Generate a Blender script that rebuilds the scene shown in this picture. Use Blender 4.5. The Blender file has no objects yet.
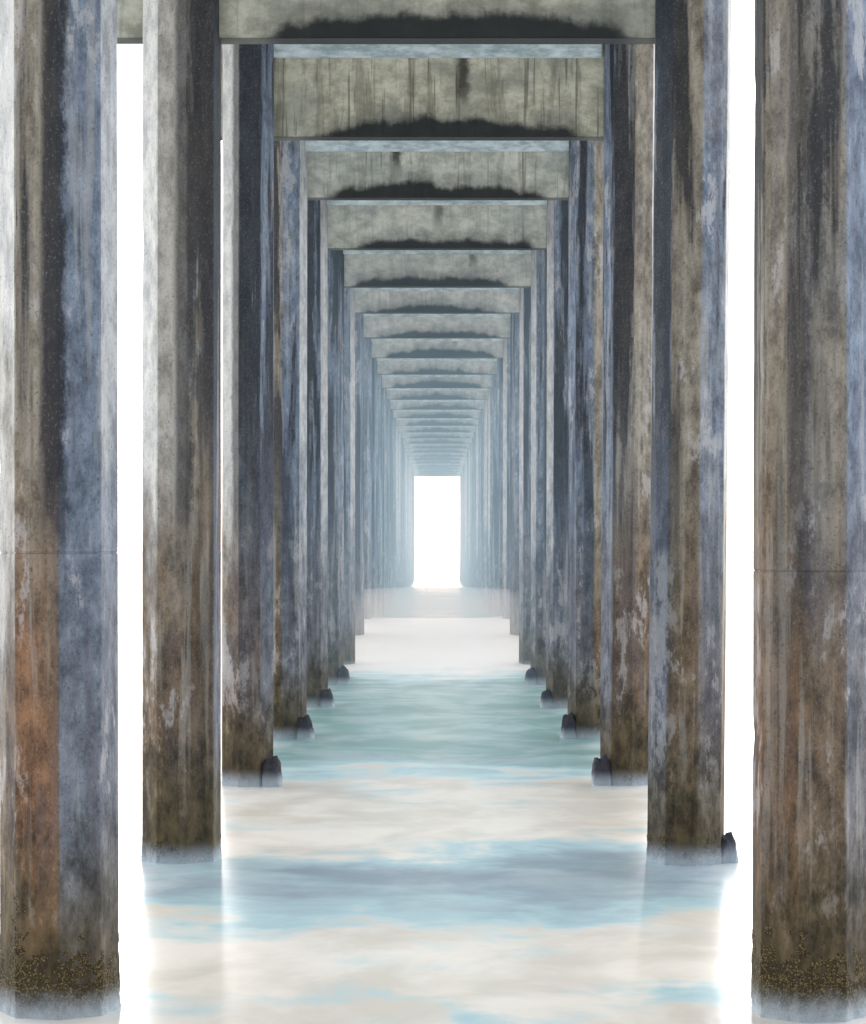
import bpy, bmesh, math, random
from mathutils import Vector, noise
random.seed(7)
sc = bpy.context.scene
col = sc.collection
sc.view_settings.view_transform = 'Standard'
sc.view_settings.look = 'None'
sc.view_settings.exposure = 0

BAY = 9.0
CAMZ = 3.58
HW = 2.5
NROW = 28
def rowy(n): return (n + 1.05) * BAY

# ---------------------------------------------------------------- node helper
class NT:
    def __init__(s, name):
        s.mat = bpy.data.materials.new(name)
        s.mat.use_nodes = True
        s.t = s.mat.node_tree
        s.t.nodes.clear()
        s.out = s.t.nodes.new('ShaderNodeOutputMaterial')
    def n(s, typ, **kw):
        nd = s.t.nodes.new(typ)
        for k, v in kw.items(): setattr(nd, k, v)
        return nd
    def put(s, sock, v):
        if isinstance(v, bpy.types.NodeSocket): s.t.links.new(v, sock)
        else: sock.default_value = v
    def math(s, op, a, b=0.0, c=None, clamp=False):
        nd = s.n('ShaderNodeMath', operation=op, use_clamp=clamp)
        s.put(nd.inputs[0], a); s.put(nd.inputs[1], b)
        if c is not None: s.put(nd.inputs[2], c)
        return nd.outputs[0]
    def cen(s, v, k):      # (v-0.5)*k
        return s.math('MULTIPLY_ADD', v, k, -0.5 * k)
    def vscale(s, v, sc3, off=None):
        nd = s.n('ShaderNodeVectorMath', operation='MULTIPLY')
        s.put(nd.inputs[0], v); nd.inputs[1].default_value = sc3
        o = nd.outputs[0]
        if off is not None:
            ad = s.n('ShaderNodeVectorMath', operation='ADD')
            s.put(ad.inputs[0], o); s.put(ad.inputs[1], off); o = ad.outputs[0]
        return o
    def noise(s, v, scale=1.0, detail=4.0, rough=0.55, dist=0.0):
        nd = s.n('ShaderNodeTexNoise')
        s.put(nd.inputs['Vector'], v)
        nd.inputs['Scale'].default_value = scale
        nd.inputs['Detail'].default_value = detail
        nd.inputs['Roughness'].default_value = rough
        nd.inputs['Distortion'].default_value = dist
        return nd.outputs['Fac']
    def step(s, v, lo, hi, to0=0.0, to1=1.0):
        nd = s.n('ShaderNodeMapRange', interpolation_type='SMOOTHSTEP')
        s.put(nd.inputs[0], v)
        s.put(nd.inputs[1], lo); s.put(nd.inputs[2], hi)
        nd.inputs[3].default_value = to0; nd.inputs[4].default_value = to1
        return nd.outputs[0]
    def mix(s, f, a, b, mode='MIX'):
        nd = s.n('ShaderNodeMix', data_type='RGBA', blend_type=mode)
        s.put(nd.inputs[0], f)
        for i, v in ((6, a), (7, b)):
            if isinstance(v, tuple): v = (v[0], v[1], v[2], 1)
            s.put(nd.inputs[i], v)
        return nd.outputs[2]
    def bsdf(s, color, rough, height=None, bump=0.3, dist=0.02, spec=0.4):
        b = s.n('ShaderNodeBsdfPrincipled')
        s.put(b.inputs['Base Color'], color); s.put(b.inputs['Roughness'], rough)
        b.inputs['Specular IOR Level'].default_value = spec
        if height is not None:
            bp = s.n('ShaderNodeBump')
            bp.inputs['Strength'].default_value = bump
            bp.inputs['Distance'].default_value = dist
            s.put(bp.inputs['Height'], height)
            s.t.links.new(bp.outputs[0], b.inputs['Normal'])
        s.t.links.new(b.outputs[0], s.out.inputs['Surface'])

def coords(m):
    tc = m.n('ShaderNodeTexCoord')
    oi = m.n('ShaderNodeObjectInfo')
    r = m.math('MULTIPLY', oi.outputs['Random'], 60.0)
    cx = m.n('ShaderNodeCombineXYZ')
    for i in range(3): m.t.links.new(r, cx.inputs[i])
    sp = m.n('ShaderNodeSeparateXYZ')
    m.t.links.new(tc.outputs['Object'], sp.inputs[0])
    return tc.outputs['Object'], cx.outputs[0], sp.outputs

# ---------------------------------------------------------------- pillar concrete
def pillar_mat():
    m = NT('weathered_pillar_concrete')
    P, off, xyz = coords(m)
    x, z = xyz[0], xyz[2]
    tone = m.n('ShaderNodeAttribute', attribute_name='tone').outputs['Fac']
    wet = m.n('ShaderNodeAttribute', attribute_name='wet').outputs['Fac']  # high darkens the facet, strongly negative paints side light on it
    arris = m.n('ShaderNodeAttribute', attribute_name='arris').outputs['Fac']
    streak = m.noise(m.vscale(P, (7, 7, 0.30), off), 1, 5, 0.62, 0.2)
    streak2 = m.noise(m.vscale(P, (2.3, 2.3, 0.16), off), 1, 4, 0.6, 0.2)
    blotch = m.noise(m.vscale(P, (1.8, 1.8, 0.6), off), 1, 5, 0.66, 0.2)
    mid = m.noise(m.vscale(P, (5, 5, 2.6), off), 1, 6, 0.74)
    midv = m.step(mid, 0.30, 0.70)
    fine = m.noise(m.vscale(P, (46, 46, 36), off), 1, 3, 0.75)
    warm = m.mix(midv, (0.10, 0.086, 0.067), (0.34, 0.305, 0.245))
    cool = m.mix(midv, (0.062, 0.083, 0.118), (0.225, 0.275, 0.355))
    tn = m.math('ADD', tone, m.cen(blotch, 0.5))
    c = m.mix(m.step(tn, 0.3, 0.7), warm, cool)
    hz = m.math('ADD', z, m.cen(streak2, 6.0))
    low = m.step(hz, 2.2, 5.2, 1.0, 0.0)
    rust = m.step(tone, 0.0, 0.14, 1.0, 0.0)
    brown = m.mix(midv, (0.050, 0.034, 0.021), (0.215, 0.148, 0.092))
    brown = m.mix(rust, brown, m.mix(midv, (0.060, 0.032, 0.018), (0.29, 0.15, 0.078)))
    c = m.mix(m.math('MULTIPLY', low, m.step(tn, 0.3, 1.0, 0.95, 0.2)), c, brown)
    c = m.mix(m.math('MULTIPLY', m.step(streak, 0.5, 0.64), 0.40), c, (0.11, 0.10, 0.125))
    c = m.mix(m.math('MULTIPLY', m.step(streak, 0.47, 0.36), 0.35), c, (0.40, 0.385, 0.36))
    # side light on edge and outer facets, painted pale
    side_lit = m.math('MULTIPLY', m.step(wet, -0.7, -1.2), m.math('MULTIPLY', m.step(m.math('ADD', z, m.cen(blotch, 9.0)), 2.0, 5.5), 0.88))
    c = m.mix(side_lit, c, m.mix(midv, (0.36, 0.36, 0.35), (0.68, 0.67, 0.64)))
    # pale lime patches
    pn = m.math('ADD', blotch, m.cen(mid, 0.5))
    pl = m.math('MULTIPLY', m.step(pn, 0.575, 0.63), 0.5)
    c = m.mix(pl, c, (0.42, 0.405, 0.40))
    # dark wet run-off from above
    up = m.step(z, 1.5, 6.5, 0.25, 1.0)
    s2 = m.math('ADD', streak2, m.cen(mid, 0.34))
    s2 = m.math('ADD', s2, m.cen(streak, 0.25))
    s2 = m.math('ADD', s2, m.math('MULTIPLY', wet, 0.14))
    dk = m.math('MULTIPLY', m.step(s2, 0.52, 0.61), up)
    # black line of growth beside the front arris
    ax = m.math('ABSOLUTE', m.math('ADD', x, m.math('ADD', 0.03, m.cen(mid, 0.20))))
    am = m.math('MULTIPLY', m.math('MULTIPLY', m.step(ax, 0.055, 0.12, 1.0, 0.0), arris), m.step(m.math('ADD', z, m.cen(blotch, 3.0)), 2.9, 4.3))
    dk = m.math('MAXIMUM', dk, am)
    c = m.mix(m.math('MULTIPLY', dk, 0.88), c, (0.017, 0.019, 0.025))
    c = m.mix(m.math('MULTIPLY', m.step(fine, 0.60, 0.66), 0.6), c, (0.028, 0.025, 0.023))
    c = m.mix(m.math('MULTIPLY', m.step(fine, 0.42, 0.36), 0.14), c, (0.46, 0.44, 0.41))
    tz = m.math('ADD', z, m.cen(mid, 1.4))
    tide = m.step(tz, 0.5, 1.8, 1.0, 0.0)
    c = m.mix(m.math('MULTIPLY', tide, 0.85), c, m.mix(midv, (0.022, 0.018, 0.011), (0.12, 0.09, 0.042)))
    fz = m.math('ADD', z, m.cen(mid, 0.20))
    c = m.mix(m.step(fz, -0.06, 0.26, 0.85, 0.0), c, (0.52, 0.59, 0.66))  # mist around the foot painted into the pillar colour
    m.bsdf(c, 0.85, m.math('ADD', mid, m.math('MULTIPLY', fine, 0.5)), 0.7, 0.03, 0.2)
    return m.mat

def crust_mat():
    m = NT('barnacle_crust')
    P, off, xyz = coords(m)
    vo = m.n('ShaderNodeTexVoronoi')
    m.put(vo.inputs['Vector'], m.vscale(P, (95, 95, 95), off))
    vo.inputs['Scale'].default_value = 1.0
    n1 = m.noise(m.vscale(P, (9, 9, 7), off), 1, 6, 0.75)
    c = m.mix(m.step(vo.outputs['Distance'], 0.1, 0.6), (0.15, 0.108, 0.045), (0.030, 0.022, 0.013))
    c = m.mix(m.math('MULTIPLY', m.step(n1, 0.46, 0.60), 0.7), c, (0.036, 0.030, 0.017))
    sep = m.n('ShaderNodeSeparateColor'); m.t.links.new(vo.outputs['Color'], sep.inputs[0])
    c = m.mix(m.math('MULTIPLY', m.step(sep.outputs[0], 0.80, 0.9), 0.55), c, (0.29, 0.21, 0.085))
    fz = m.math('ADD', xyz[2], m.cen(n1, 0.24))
    c = m.mix(m.step(fz, -0.06, 0.26, 0.87, 0.0), c, (0.52, 0.59, 0.66))  # crust fades to painted mist near the waterline
    m.bsdf(c, 0.8, m.math('SUBTRACT', 1.0, vo.outputs['Distance']), 0.7, 0.008, 0.2)
    return m.mat

def mussel_mat():
    m = NT('mussel_mound')
    P, off, xyz = coords(m)
    n1 = m.noise(m.vscale(P, (18, 18, 18), off), 1, 5, 0.7)
    c = m.mix(n1, (0.012, 0.014, 0.020), (0.085, 0.085, 0.10))
    c = m.mix(m.step(xyz[2], 0.0, 0.24, 0.8, 0.0), c, (0.52, 0.59, 0.66))  # low mist put into the mound colour
    m.bsdf(c, 0.8, n1, 0.8, 0.04, 0.2)
    return m.mat

def beam_mat():
    m = NT('stained_beam_concrete')
    P, off, xyz = coords(m)
    x, y, z = xyz[0], xyz[1], xyz[2]
    oi = m.n('ShaderNodeObjectInfo'); rnd = oi.outputs['Random']
    haze_tint = m.n('ShaderNodeAttribute', attribute_name='haze_tint').outputs['Fac']
    r2 = m.math('FRACT', m.math('MULTIPLY', rnd, 17.31))
    r3 = m.math('FRACT', m.math('MULTIPLY', rnd, 53.7))
    near = m.step(haze_tint, 0.0, 0.1, 1.0, 0.0)
    mid = m.noise(m.vscale(P, (3, 3, 4), off), 1, 7, 0.72)
    big = m.noise(m.vscale(P, (0.9, 0.9, 1.3), off), 1, 4, 0.6, 0.4)
    streak = m.noise(m.vscale(P, (5.5, 5.5, 0.5), off), 1, 5, 0.66, 0.2)
    nar = m.noise(m.vscale(P, (16, 16, 0.5), off), 1, 2, 0.5)
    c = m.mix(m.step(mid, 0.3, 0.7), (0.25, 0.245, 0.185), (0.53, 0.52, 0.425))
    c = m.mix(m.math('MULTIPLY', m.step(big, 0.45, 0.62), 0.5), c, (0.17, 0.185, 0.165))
    c = m.mix(haze_tint, c, m.mix(m.step(mid, 0.3, 0.7), (0.32, 0.37, 0.39), (0.56, 0.60, 0.61)))  # distance haze mixed into the beam colour
    stk = m.math('MULTIPLY', m.step(r3, 0.2, 0.8, 0.3, 1.0), m.math('MULTIPLY_ADD', haze_tint, -0.8, 1.0))
    c = m.mix(m.math('MULTIPLY', m.step(streak, 0.50, 0.62), m.math('MULTIPLY', stk, 0.55)), c, (0.13, 0.12, 0.09))
    c = m.mix(m.math('MULTIPLY', m.step(nar, 0.60, 0.68), m.math('MULTIPLY', stk, 0.65)), c, (0.07, 0.058, 0.04))
    lpos = m.math('MULTIPLY', m.math('MULTIPLY_ADD', r3, 2.6, -1.3), m.math('SUBTRACT', 1.0, near))
    lx = m.math('ABSOLUTE', m.math('ADD', m.math('ADD', m.math('SUBTRACT', x, m.math('MULTIPLY', near, 0.4)), lpos), m.cen(mid, 0.3)))
    leak = m.math('MULTIPLY', m.step(lx, 0.03, 0.16, 1.0, 0.0), m.step(m.math('ADD', z, mid), 0.8, 1.3))
    c = m.mix(m.math('MULTIPLY', leak, m.math('MULTIPLY', m.math('MAXIMUM', near, m.step(r2, 0.3, 0.6)), 0.88)), c, (0.03, 0.027, 0.022))
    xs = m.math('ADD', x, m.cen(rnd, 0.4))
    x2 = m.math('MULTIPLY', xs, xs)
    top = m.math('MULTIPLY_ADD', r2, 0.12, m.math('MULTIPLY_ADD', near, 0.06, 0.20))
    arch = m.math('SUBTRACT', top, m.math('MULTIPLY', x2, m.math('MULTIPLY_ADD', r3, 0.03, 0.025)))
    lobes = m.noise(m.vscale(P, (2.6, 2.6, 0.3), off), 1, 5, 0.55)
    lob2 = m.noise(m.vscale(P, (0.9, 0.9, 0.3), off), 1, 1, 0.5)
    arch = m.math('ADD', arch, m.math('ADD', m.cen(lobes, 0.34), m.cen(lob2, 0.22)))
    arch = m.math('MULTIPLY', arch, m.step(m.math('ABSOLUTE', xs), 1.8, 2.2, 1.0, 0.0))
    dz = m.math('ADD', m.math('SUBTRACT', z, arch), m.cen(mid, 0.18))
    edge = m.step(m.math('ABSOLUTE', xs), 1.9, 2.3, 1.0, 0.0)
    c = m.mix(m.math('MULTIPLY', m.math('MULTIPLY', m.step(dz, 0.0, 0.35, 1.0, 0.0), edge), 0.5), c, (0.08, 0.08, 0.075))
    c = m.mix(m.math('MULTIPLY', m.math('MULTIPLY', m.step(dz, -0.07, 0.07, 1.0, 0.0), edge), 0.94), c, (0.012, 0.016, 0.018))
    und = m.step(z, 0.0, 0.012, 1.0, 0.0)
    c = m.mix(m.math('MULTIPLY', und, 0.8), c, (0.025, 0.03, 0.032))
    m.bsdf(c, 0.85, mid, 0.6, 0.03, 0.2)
    return m.mat

def ledge_mat():
    m = NT('ledge_concrete')
    P, off, xyz = coords(m)
    mid = m.noise(m.vscale(P, (3, 3, 8), off), 1, 5, 0.66)
    c = m.mix(m.step(mid, 0.3, 0.7), (0.24, 0.31, 0.33), (0.56, 0.64, 0.67))
    m.bsdf(c, 0.8)
    return m.mat

def deck_mat():
    m = NT('deck_concrete')
    P, off, xyz = coords(m)
    mid = m.noise(m.vscale(P, (1, 1, 1)), 1, 5, 0.66)
    c = m.mix(mid, (0.12, 0.13, 0.125), (0.28, 0.29, 0.27))
    m.bsdf(c, 0.85)
    return m.mat

def water_mat():
    m = NT('milky_sea_water')
    tc = m.n('ShaderNodeTexCoord')
    P = tc.outputs['Object']
    sp = m.n('ShaderNodeSeparateXYZ'); m.t.links.new(P, sp.inputs[0])
    x, y = sp.outputs[0], sp.outputs[1]
    d = m.math('DIVIDE', y, BAY)
    far = m.step(d, 7.0, 8.0)
    n1 = m.noise(m.vscale(P, (0.20, 0.07, 1)), 1, 3, 0.5, 0.3)
    n2 = m.noise(m.vscale(P, (0.7, 0.45, 1)), 1, 4, 0.58, 0.3)
    n3 = m.noise(m.vscale(P, (0.42, 0.60, 1)), 1, 5, 0.60, 0.3)
    k = m.math('ADD', m.cen(n1, 0.32), m.cen(n2, 0.20))
    k = m.math('MULTIPLY', k, m.math('MULTIPLY_ADD', far, -0.75, 1.0))
    dd = m.math('MULTIPLY', d, m.math('ADD', 1.0, k))
    u = m.math('DIVIDE', 2.0, dd)
    rp = m.n('ShaderNodeValToRGB')
    m.t.links.new(u, rp.inputs[0])
    cr = rp.color_ramp
    cr.interpolation = 'EASE'
    E = [(0.0, 0.0), (0.080, 0.0), (0.095, 1.0), (0.185, 1.0), (0.203, 0.0), (0.235, 0.0),
         (0.30, 0.8), (0.42, 0.85), (0.51, 0.08), (0.60, 0.08), (0.68, 0.68), (0.73, 0.68), (0.82, 0.1), (0.9, 0.05), (0.95, 0.3), (1.0, 0.1)]
    cr.elements[0].color = (0, 0, 0, 1)
    cr.elements[1].position = 1.0; cr.elements[1].color = (0.1,) * 3 + (1,)
    for p, v in E[1:-1]:
        e = cr.elements.new(p); e.color = (v, v, v, 1)
    t = m.math('ADD', rp.outputs[0], m.math('MULTIPLY', m.cen(n3, 1.35), m.math('MULTIPLY_ADD', far, -0.85, 1.0)), clamp=True)
    foam = m.mix(m.step(n2, 0.35, 0.65), (0.70, 0.645, 0.55), (0.90, 0.84, 0.74))
    foam = m.mix(far, foam, (0.99, 0.965, 0.90))
    blue = m.mix(m.step(d, 3.2, 5.0), (0.28, 0.36, 0.41), (0.21, 0.37, 0.345))
    blue = m.mix(m.step(n2, 0.4, 0.65), blue, m.mix(0.35, blue, (0.62, 0.70, 0.72)))
    blue = m.mix(far, blue, (0.01, 0.15, 0.15))
    aqua = (0.48, 0.68, 0.71)
    c = m.mix(m.step(t, 0.12, 0.46), foam, aqua)
    c = m.mix(m.step(t, 0.28, 0.88), c, blue)
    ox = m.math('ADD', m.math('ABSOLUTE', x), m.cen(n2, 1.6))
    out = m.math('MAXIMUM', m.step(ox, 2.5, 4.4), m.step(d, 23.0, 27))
    c = m.mix(out, c, (0.93, 0.93, 0.92))  # sunlit open water outside the pier painted white
    m.bsdf(c, 0.24, n2, 0.04, 0.4, 0.4)
    return m.mat

M_P, M_C, M_M, M_B, M_L, M_D, M_W = pillar_mat(), crust_mat(), mussel_mat(), beam_mat(), ledge_mat(), deck_mat(), water_mat()

def obj(name, me, mat=None, parent=None, loc=(0, 0, 0)):
    o = bpy.data.objects.new(name, me)
    col.objects.link(o)
    if mat: me.materials.append(mat)
    o.location = loc
    if parent: o.parent = parent
    return o

TAB = [(2.05, 2.28), (3.05, 2.37), (4.05, 2.54), (5.05, 2.70), (6.05, 2.77), (7.05, 2.82), (8.05, 2.90), (14, 3.0), (30, 3.25)]
def soffit(n):
    d = n + 1.05
    for (a, va), (b, vb) in zip(TAB, TAB[1:]):
        if d <= b or b == 30:
            t = max(0, (d - a) / (b - a)) if d > a else 0
            return CAMZ + HW * (va + (vb - va) * t)
BEAMH = 1.75
BT = 0.36

# ---------------------------------------------------------------- pillars
def pillar_mesh(r, h, tones, wet_lit, arris, joint, seed):
    bm = bmesh.new()
    nseg = 70 if joint else 36
    zs = [-1.2 + (h + 1.2) * i / nseg for i in range(nseg + 1)]
    groove = set()
    if joint:
        for zz in (joint - 0.010, joint - 0.005, joint + 0.005, joint + 0.010): zs.append(zz)
        zs.sort()
        groove = {joint - 0.005, joint + 0.005}
    rings = []
    base = []
    for k in range(8):
        a = math.radians(45 * k)
        for da in (-1.2, 1.2):
            base.append((a + math.radians(da), k))
    for z in zs:
        ring = []
        for a, k in base:
            rr = r * (1 + 0.004 * noise.noise(Vector((k * 3.1 + seed, a, z * 1.1))))
            chip = noise.noise(Vector((k * 7.7 + seed * 2.3, 5, z * 3.0)))
            if chip > 0.45: rr -= (chip - 0.45) * 0.05
            if z in groove: rr -= 0.008
            ring.append(bm.verts.new((rr * math.cos(a), rr * math.sin(a), z)))
        rings.append(ring)
    N = len(base)
    vt, vw = [], []
    for i in range(len(rings) - 1):
        for j in range(N):
            j2 = (j + 1) % N
            bm.faces.new((rings[i][j], rings[i][j2], rings[i + 1][j2], rings[i + 1][j]))
            k = (j // 2) % 8
            if j % 2 == 1: vt.append(tones[k]); vw.append(wet_lit[k])
            else: vt.append(0.5 * (tones[k] + tones[k - 1])); vw.append(0.5 * (wet_lit[k] + wet_lit[k - 1]))
    bm.faces.new(rings[-1]); bm.faces.new(list(reversed(rings[0])))
    vt += [0.5, 0.5]; vw += [0, 0]
    me = bpy.data.meshes.new('concrete_pillar')
    bm.to_mesh(me); bm.free()
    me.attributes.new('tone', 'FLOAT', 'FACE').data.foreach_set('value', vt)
    me.attributes.new('wet', 'FLOAT', 'FACE').data.foreach_set('value', vw)  # wet darkening when high, painted side light when strongly negative
    me.attributes.new('arris', 'FLOAT', 'FACE').data.foreach_set('value', [arris] * len(vt))
    return me

def octr(r, a):
    q = math.radians(45)
    b = (a % q) - q / 2
    return r * math.cos(q / 2) / math.cos(b)

def crust_mesh(r, top, seed, nu=150, nv=34):
    bm = bmesh.new(); rings = []
    for i in range(nv + 1):
        t = i / nv
        ring = []
        for j in range(nu):
            a = 2 * math.pi * j / nu
            ca, sa = math.cos(a), math.sin(a)
            tp = top * (0.9 + 0.5 * noise.noise(Vector((ca * 2.5, sa * 2.5, seed))))
            z = -0.3 + (tp + 0.3) * t
            b = noise.noise(Vector((ca * r * 40, sa * r * 40, z * 40 + seed))) * 0.5 + 0.5
            b2 = noise.noise(Vector((ca * r * 11, sa * r * 11, z * 11 + seed)))
            th = 0.006 + 0.012 * b + 0.010 * b2 - 0.024 * max(0, t - 0.4) / 0.6
            rr = octr(r, a) + th
            ring.append(bm.verts.new((rr * ca, rr * sa, z)))
        rings.append(ring)
    for i in range(nv):
        for j in range(nu):
            j2 = (j + 1) % nu
            f = bm.faces.new((rings[i][j], rings[i][j2], rings[i + 1][j2], rings[i + 1][j])); f.smooth = True
    me = bpy.data.meshes.new('barnacle_crust'); bm.to_mesh(me); bm.free()
    return me

def mound_mesh(w, h, seed):
    bm = bmesh.new()
    bmesh.ops.create_icosphere(bm, subdivisions=4, radius=1)
    for v in bm.verts:
        c = v.co.copy()
        k = (abs(c.x) ** 2.4 + abs(c.y) ** 2.4 + abs(c.z) ** 2.4) ** (-1 / 2.4)
        c2 = c * k
        n = 1 + 0.24 * noise.noise(c * 1.5 + Vector((seed * 1.37, 0, 0))) + 0.10 * noise.noise(c * 6 + Vector((seed, 3, 0)))
        v.co = Vector((c2.x * w * n, c2.y * w * n, c2.z * h * n))
    for f in bm.faces: f.smooth = True
    me = bpy.data.meshes.new('mussel_mound'); bm.to_mesh(me); bm.free()
    return me

ROT = {(1, -1): 8, (1, 1): -19, (2, -1): 13, (2, 1): 9, (3, -1): -14, (3, 1): 6}
for n in range(1, NROW + 1):
    yy = rowy(n)
    for side in (-1, 1):
        r = 0.415 if n == 3 else 0.455
        cx = side * (HW + r)
        h = soffit(n) + BEAMH
        rn = random.Random(n * 10 + side)
        tones = [rn.uniform(0.15, 0.8) for _ in range(8)]
        wet_lit = [rn.choice([-0.6, -0.3, 0, 0.3, 0.6]) for _ in range(8)]  # per facet: darkening when high, painted side light when strongly negative
        arris = rn.choice([0, 0, 0.8])
        # facets: 4,5 = outer/front on the negative side; 6,7 = inner/front there
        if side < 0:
            tones[6] = rn.uniform(0.7, 0.95); tones[7] = 0.8; tones[5] = 0.15; tones[4] = 0.2; wet_lit[4] = -1.2
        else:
            tones[5] = rn.uniform(0.6, 0.9); tones[4] = 0.85; tones[6] = 0.2; tones[7] = 0.2; wet_lit[7] = -1.2
        if n > 3: wet_lit[7 if side < 0 else 4] = rn.choice([-1.0, -0.2, 0.4])
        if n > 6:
            tones = [max(q, 0.6) for q in tones]  # far pillars tinted bluer, distance haze put into the tone
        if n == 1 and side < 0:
            cx += 0.02; arris = 1.0; wet_lit[4] = -1.2; wet_lit[5] = -0.3; wet_lit[6] = -0.5; wet_lit[7] = -0.95; tones[5] = 0.0; tones[6] = 0.95; tones[7] = 0.8
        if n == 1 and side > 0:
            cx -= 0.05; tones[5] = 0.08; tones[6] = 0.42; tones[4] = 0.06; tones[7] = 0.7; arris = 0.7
            wet_lit[4] = 0.2; wet_lit[5] = 0.5; wet_lit[6] = -0.2; wet_lit[7] = -0.5
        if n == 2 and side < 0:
            tones[5] = 0.14; tones[6] = 0.35; tones[4] = 0.15; wet_lit[4] = -1.3; wet_lit[5] = -0.9; wet_lit[6] = 1.0; wet_lit[7] = 1.3; arris = 0.8
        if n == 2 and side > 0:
            tones[5] = 0.3; tones[6] = 0.6; cx -= 0.08; wet_lit[5] = 0.1; wet_lit[4] = 0.8; wet_lit[6] = -0.5; wet_lit[7] = -1.3; arris = 0
        if n == 3 and side < 0: wet_lit[6] = 1.2; wet_lit[7] = 1.0; wet_lit[4] = -1.3; wet_lit[5] = -1.2; tones[6] = 0.6
        if n == 3 and side > 0: wet_lit[5] = 0.7; wet_lit[4] = 0.5; wet_lit[6] = -0.6; wet_lit[7] = -1.3; tones[5] = 0.45
        if n == 4: wet_lit[6] = 0.1 if side < 0 else -0.5; wet_lit[5] = 0.1; wet_lit[4] = 0.2
        joint = (3.56 if side < 0 else 3.42) if n == 1 else 0
        me = pillar_mesh(r, h, tones, wet_lit, arris, joint, n * 2 + side)
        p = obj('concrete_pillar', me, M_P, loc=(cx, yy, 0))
        lean = {2: 0.010, 3: 0.006}.get(n, 0.002) if side > 0 else rn.uniform(-0.002, 0.002)
        p.rotation_euler = (0, lean, math.radians(ROT.get((n, side), rn.uniform(-4, 4))))
        p['category'] = 'pillar'
        p['group'] = 'octagonal pier pillars standing in the sea'
        if n == 1 and side < 0:
            p['label'] = 'octagonal concrete pillar with rusty brown face beside blue-grey face'
        elif n == 1:
            p['label'] = 'octagonal brown concrete pillar with pale lime patches and barnacled foot'
        elif n == 2 and side < 0:
            p['label'] = 'octagonal concrete pillar with black run-off streak, standing in milky water'
        elif n == 2:
            p['label'] = 'slightly leaning grey-brown octagonal concrete pillar with dark mound at foot'
        elif n < 7:
            p['label'] = 'weathered octagonal concrete pier pillar with dark mound at its foot'
        else:
            p['label'] = 'hazy blue-grey octagonal concrete pier pillar standing in the sea'
        if n <= 6:
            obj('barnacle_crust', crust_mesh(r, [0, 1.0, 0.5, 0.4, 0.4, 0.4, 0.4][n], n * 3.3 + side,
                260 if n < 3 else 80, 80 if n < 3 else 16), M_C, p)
        if 3 <= n <= 6 or (n == 2 and side > 0):
            w = 0.155 + 0.04 * rn.random(); hh = 0.34 + 0.14 * rn.random()
            dx = (r + 0.0) if n == 2 else -side * (r - 0.01)
            dy = -0.1 if n == 2 else -0.28
            a = -p.rotation_euler[2]
            lx, ly = dx * math.cos(a) - dy * math.sin(a), dx * math.sin(a) + dy * math.cos(a)
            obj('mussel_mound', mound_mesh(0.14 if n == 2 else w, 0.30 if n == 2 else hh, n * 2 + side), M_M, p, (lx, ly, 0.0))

# ---------------------------------------------------------------- beams
def block(bm, x0, x1, y0, y1, z0, z1, nx=1, bev=0.02):
    r = bmesh.ops.create_cube(bm, size=1)
    for v in r['verts']:
        v.co = Vector(((x0 + x1) / 2 + v.co.x * (x1 - x0), (y0 + y1) / 2 + v.co.y * (y1 - y0), (z0 + z1) / 2 + v.co.z * (z1 - z0)))
    es = list({e for v in r['verts'] for e in v.link_edges})
    bmesh.ops.bevel(bm, geom=es, offset=bev, segments=2, affect='EDGES')

for n in range(1, NROW + 1):
    bm = bmesh.new()
    block(bm, -3.95, 3.20, 0.0, BT, 0, BEAMH - 0.004)
    me = bpy.data.meshes.new('cross_beam'); bm.to_mesh(me); bm.free()
    me.attributes.new('haze_tint', 'FLOAT', 'FACE').data.foreach_set('value', [{1: 0, 2: 0.1, 3: 0.0, 4: 0.3, 5: 0.4, 6: 0.5}.get(n, 0.6)] * len(me.polygons))  # farther beams carry more painted haze
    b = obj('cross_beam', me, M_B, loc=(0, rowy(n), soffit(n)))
    b['category'] = 'beam'
    b['group'] = 'cross beams carrying the pier deck'
    b['label'] = ('grey-beige stained concrete cross beam with dark wet lower edge' if n < 8 else
                  'hazy grey concrete cross beam spanning a pair of pillars')
    if n > 1:
        seen = CAMZ + (soffit(n - 1) - CAMZ) * rowy(n) / (rowy(n - 1) + BT) - soffit(n)
    else: seen = 1.4
    lb = max(0.35, seen - (0.21 if n < 5 else 0.11))
    bm = bmesh.new()
    block(bm, -2.53, 2.53, -0.10, -0.002, lb, BEAMH - 0.01, bev=0.012)
    me = bpy.data.meshes.new('ledge'); bm.to_mesh(me); bm.free()
    obj('ledge', me, M_L, b)

# ---------------------------------------------------------------- deck
bm = bmesh.new()
prof = [(-12.0, soffit(1) + BEAMH - 0.6)]
for n in range(0, NROW + 1):
    z = soffit(max(n, 1)) + BEAMH if n else soffit(1) + BEAMH - 0.2
    y = rowy(n) if n < NROW else rowy(n) + 1.2
    prof.append((y, z))
prev = None
for y, z in prof:
    ring = [bm.verts.new((sx, y, z + dz)) for sx, dz in ((-3.75, 0), (3.75, 0), (4.1, 0.25), (4.1, 0.55), (-4.1, 0.55), (-4.1, 0.25))]
    if prev:
        for j in range(6):
            bm.faces.new((prev[j], prev[(j + 1) % 6], ring[(j + 1) % 6], ring[j]))
    else: bm.faces.new(ring)
    prev = ring
bm.faces.new(list(reversed(prev)))
bmesh.ops.recalc_face_normals(bm, faces=bm.faces)
me = bpy.data.meshes.new('pier_deck'); bm.to_mesh(me); bm.free()
dk = obj('pier_deck', me, M_D)
dk['category'] = 'pier deck'
dk['label'] = 'long grey concrete pier deck resting on cross beams'

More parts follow.
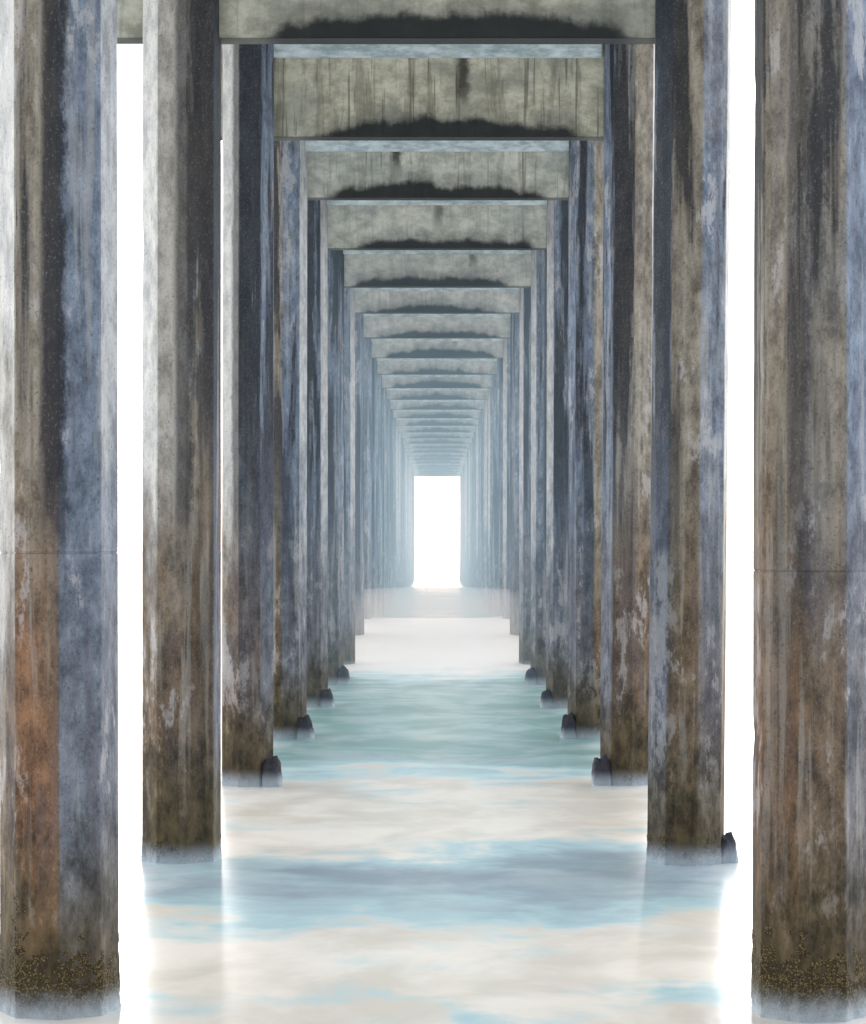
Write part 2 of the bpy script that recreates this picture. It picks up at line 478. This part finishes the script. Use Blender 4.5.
# ---------------------------------------------------------------- water, with two swells rolling in
def sst(a, b, v):
    t = min(1, max(0, (v - a) / (b - a))); return t * t * (3 - 2 * t)
def wz(x, y):
    if y < 5 or y > 330 or abs(x) > 45: return 0.0
    y2 = y + 2.5 * noise.noise(Vector((x * 0.15, y * 0.02, 0)))
    z = 0.95 * sst(69, 89, y2) * (1 - 0.7 * sst(93, 118, y2))
    z += 0.75 * sst(105, 150, y2) * (1 - sst(160, 215, y2)) - 0.29 * sst(150, 210, y2)
    z += 0.035 * noise.noise(Vector((x * 0.25, y * 0.35, 4))) * (1 - sst(40, 60, abs(x)))
    return z
xs = [-4000, -600, -120, -46] + [-45 + i * 1.5 for i in range(28)] + [-3 + i * 0.5 for i in range(13)] + [4.5 + i * 1.5 for i in range(28)] + [46, 120, 600, 4000]
xs = sorted(set(xs))
ys = [-120, -20] + [i * 1.0 for i in range(0, 333)] + [600, 1500, 9000]
bm = bmesh.new()
rows = [[bm.verts.new((x, y, wz(x, y))) for x in xs] for y in ys]
for a, b in zip(rows, rows[1:]):
    for j in range(len(xs) - 1):
        f = bm.faces.new((a[j], a[j + 1], b[j + 1], b[j])); f.smooth = True
me = bpy.data.meshes.new('water'); bm.to_mesh(me); bm.free()
w = obj('water', me, M_W); w['kind'] = 'structure'; w['label'] = 'smooth milky sea with foam and teal swells'

# ---------------------------------------------------------------- sea haze
def vol(name, dens, colr, ani, lab, box=None, ell=None):
    m = bpy.data.materials.new(name); m.use_nodes = True
    t = m.node_tree; t.nodes.clear()
    o = t.nodes.new('ShaderNodeOutputMaterial'); v = t.nodes.new('ShaderNodeVolumeScatter')
    v.inputs['Color'].default_value = (*colr, 1); v.inputs['Density'].default_value = dens
    v.inputs['Anisotropy'].default_value = ani
    t.links.new(v.outputs[0], o.inputs['Volume'])
    bm = bmesh.new()
    if box:
        bmesh.ops.create_cube(bm, size=1)
        x0, x1, y0, y1, z0, z1 = box
        for q in bm.verts: q.co = Vector(((x0 + x1) / 2 + q.co.x * (x1 - x0), (y0 + y1) / 2 + q.co.y * (y1 - y0), (z0 + z1) / 2 + q.co.z * (z1 - z0)))
    else:
        bmesh.ops.create_icosphere(bm, subdivisions=4, radius=1)
        c, s = ell
        for q in bm.verts: q.co = Vector((c[0] + q.co.x * s[0], c[1] + q.co.y * s[1], c[2] + q.co.z * s[2]))
    me = bpy.data.meshes.new(name); bm.to_mesh(me); bm.free()
    h = obj(name, me, m); h['kind'] = 'structure'; h['label'] = lab
vol('sea_haze', 0.0068, (0.50, 0.80, 1.0), 0.5, 'thin pale blue sea haze', box=(-25, 25, 50, 275, -1.0, 13.0))
vol('low_mist', 0.035, (1.0, 0.98, 0.94), 0.6, 'white spray drifting over the breaking swell', ell=((0, 83, 0.7), (8, 12, 1.6)))

# ---------------------------------------------------------------- light
wd = bpy.data.worlds.new('World'); sc.world = wd; wd.use_nodes = True
t = wd.node_tree; t.nodes.clear()
sky = t.nodes.new('ShaderNodeTexSky'); sky.sky_type = 'NISHITA'; sky.sun_disc = False
EL, AZ = math.radians(56), math.radians(2)
sky.sun_elevation = EL; sky.sun_rotation = AZ
sky.air_density = 1.0; sky.dust_density = 1.0; sky.ozone_density = 1.0
hs = t.nodes.new('ShaderNodeHueSaturation'); hs.inputs['Saturation'].default_value = 0.5
tc = t.nodes.new('ShaderNodeTexCoord'); sp = t.nodes.new('ShaderNodeSeparateXYZ')
t.links.new(tc.outputs['Generated'], sp.inputs[0])
def mrange(src, a, b, c, d):
    mr = t.nodes.new('ShaderNodeMapRange'); mr.interpolation_type = 'SMOOTHSTEP'
    t.links.new(src, mr.inputs[0])
    for i, q in enumerate((a, b, c, d)): mr.inputs[i + 1].default_value = q
    return mr.outputs[0]
mu = t.nodes.new('ShaderNodeMath'); mu.operation = 'MULTIPLY'
t.links.new(mrange(sp.outputs[2], 0.0, 0.9, 1.0, 0.3), mu.inputs[0])     # glowing haze low over the sea
t.links.new(mrange(sp.outputs[1], -0.7, 0.9, 0.26, 2.1), mu.inputs[1])   # brighter out to sea than over land
fogc = t.nodes.new('ShaderNodeVectorMath'); fogc.operation = 'SCALE'
fogc.inputs[0].default_value = (16.6, 16.8, 17.0)
t.links.new(mu.outputs[0], fogc.inputs[3])
add = t.nodes.new('ShaderNodeVectorMath'); add.operation = 'ADD'
t.links.new(hs.outputs[0], add.inputs[0]); t.links.new(fogc.outputs[0], add.inputs[1])
bg = t.nodes.new('ShaderNodeBackground'); bg.inputs['Strength'].default_value = 0.15
wo = t.nodes.new('ShaderNodeOutputWorld')
t.links.new(sky.outputs[0], hs.inputs['Color']); t.links.new(add.outputs[0], bg.inputs[0]); t.links.new(bg.outputs[0], wo.inputs[0])
sd = bpy.data.lights.new('sun', 'SUN'); sd.energy = 1.5; sd.angle = math.radians(10); sd.color = (1, 0.97, 0.92)
so = bpy.data.objects.new('sun', sd); col.objects.link(so)
dirv = Vector((math.sin(AZ) * math.cos(EL), math.cos(AZ) * math.cos(EL), math.sin(EL)))
so.rotation_euler = dirv.to_track_quat('Z', 'Y').to_euler()
so.location = dirv * 50

# ---------------------------------------------------------------- camera
cd = bpy.data.cameras.new('camera'); cam = bpy.data.objects.new('camera', cd); col.objects.link(cam)
cam.location = (0, 0, CAMZ); cam.rotation_euler = (math.radians(90), 0, 0)
cd.sensor_fit = 'VERTICAL'; cd.sensor_height = 24
cd.lens = 2372 / 1024 * 24
cd.shift_y = 38 / 1024; cd.shift_x = -4 / 1024
cd.clip_end = 20000
sc.camera = cam
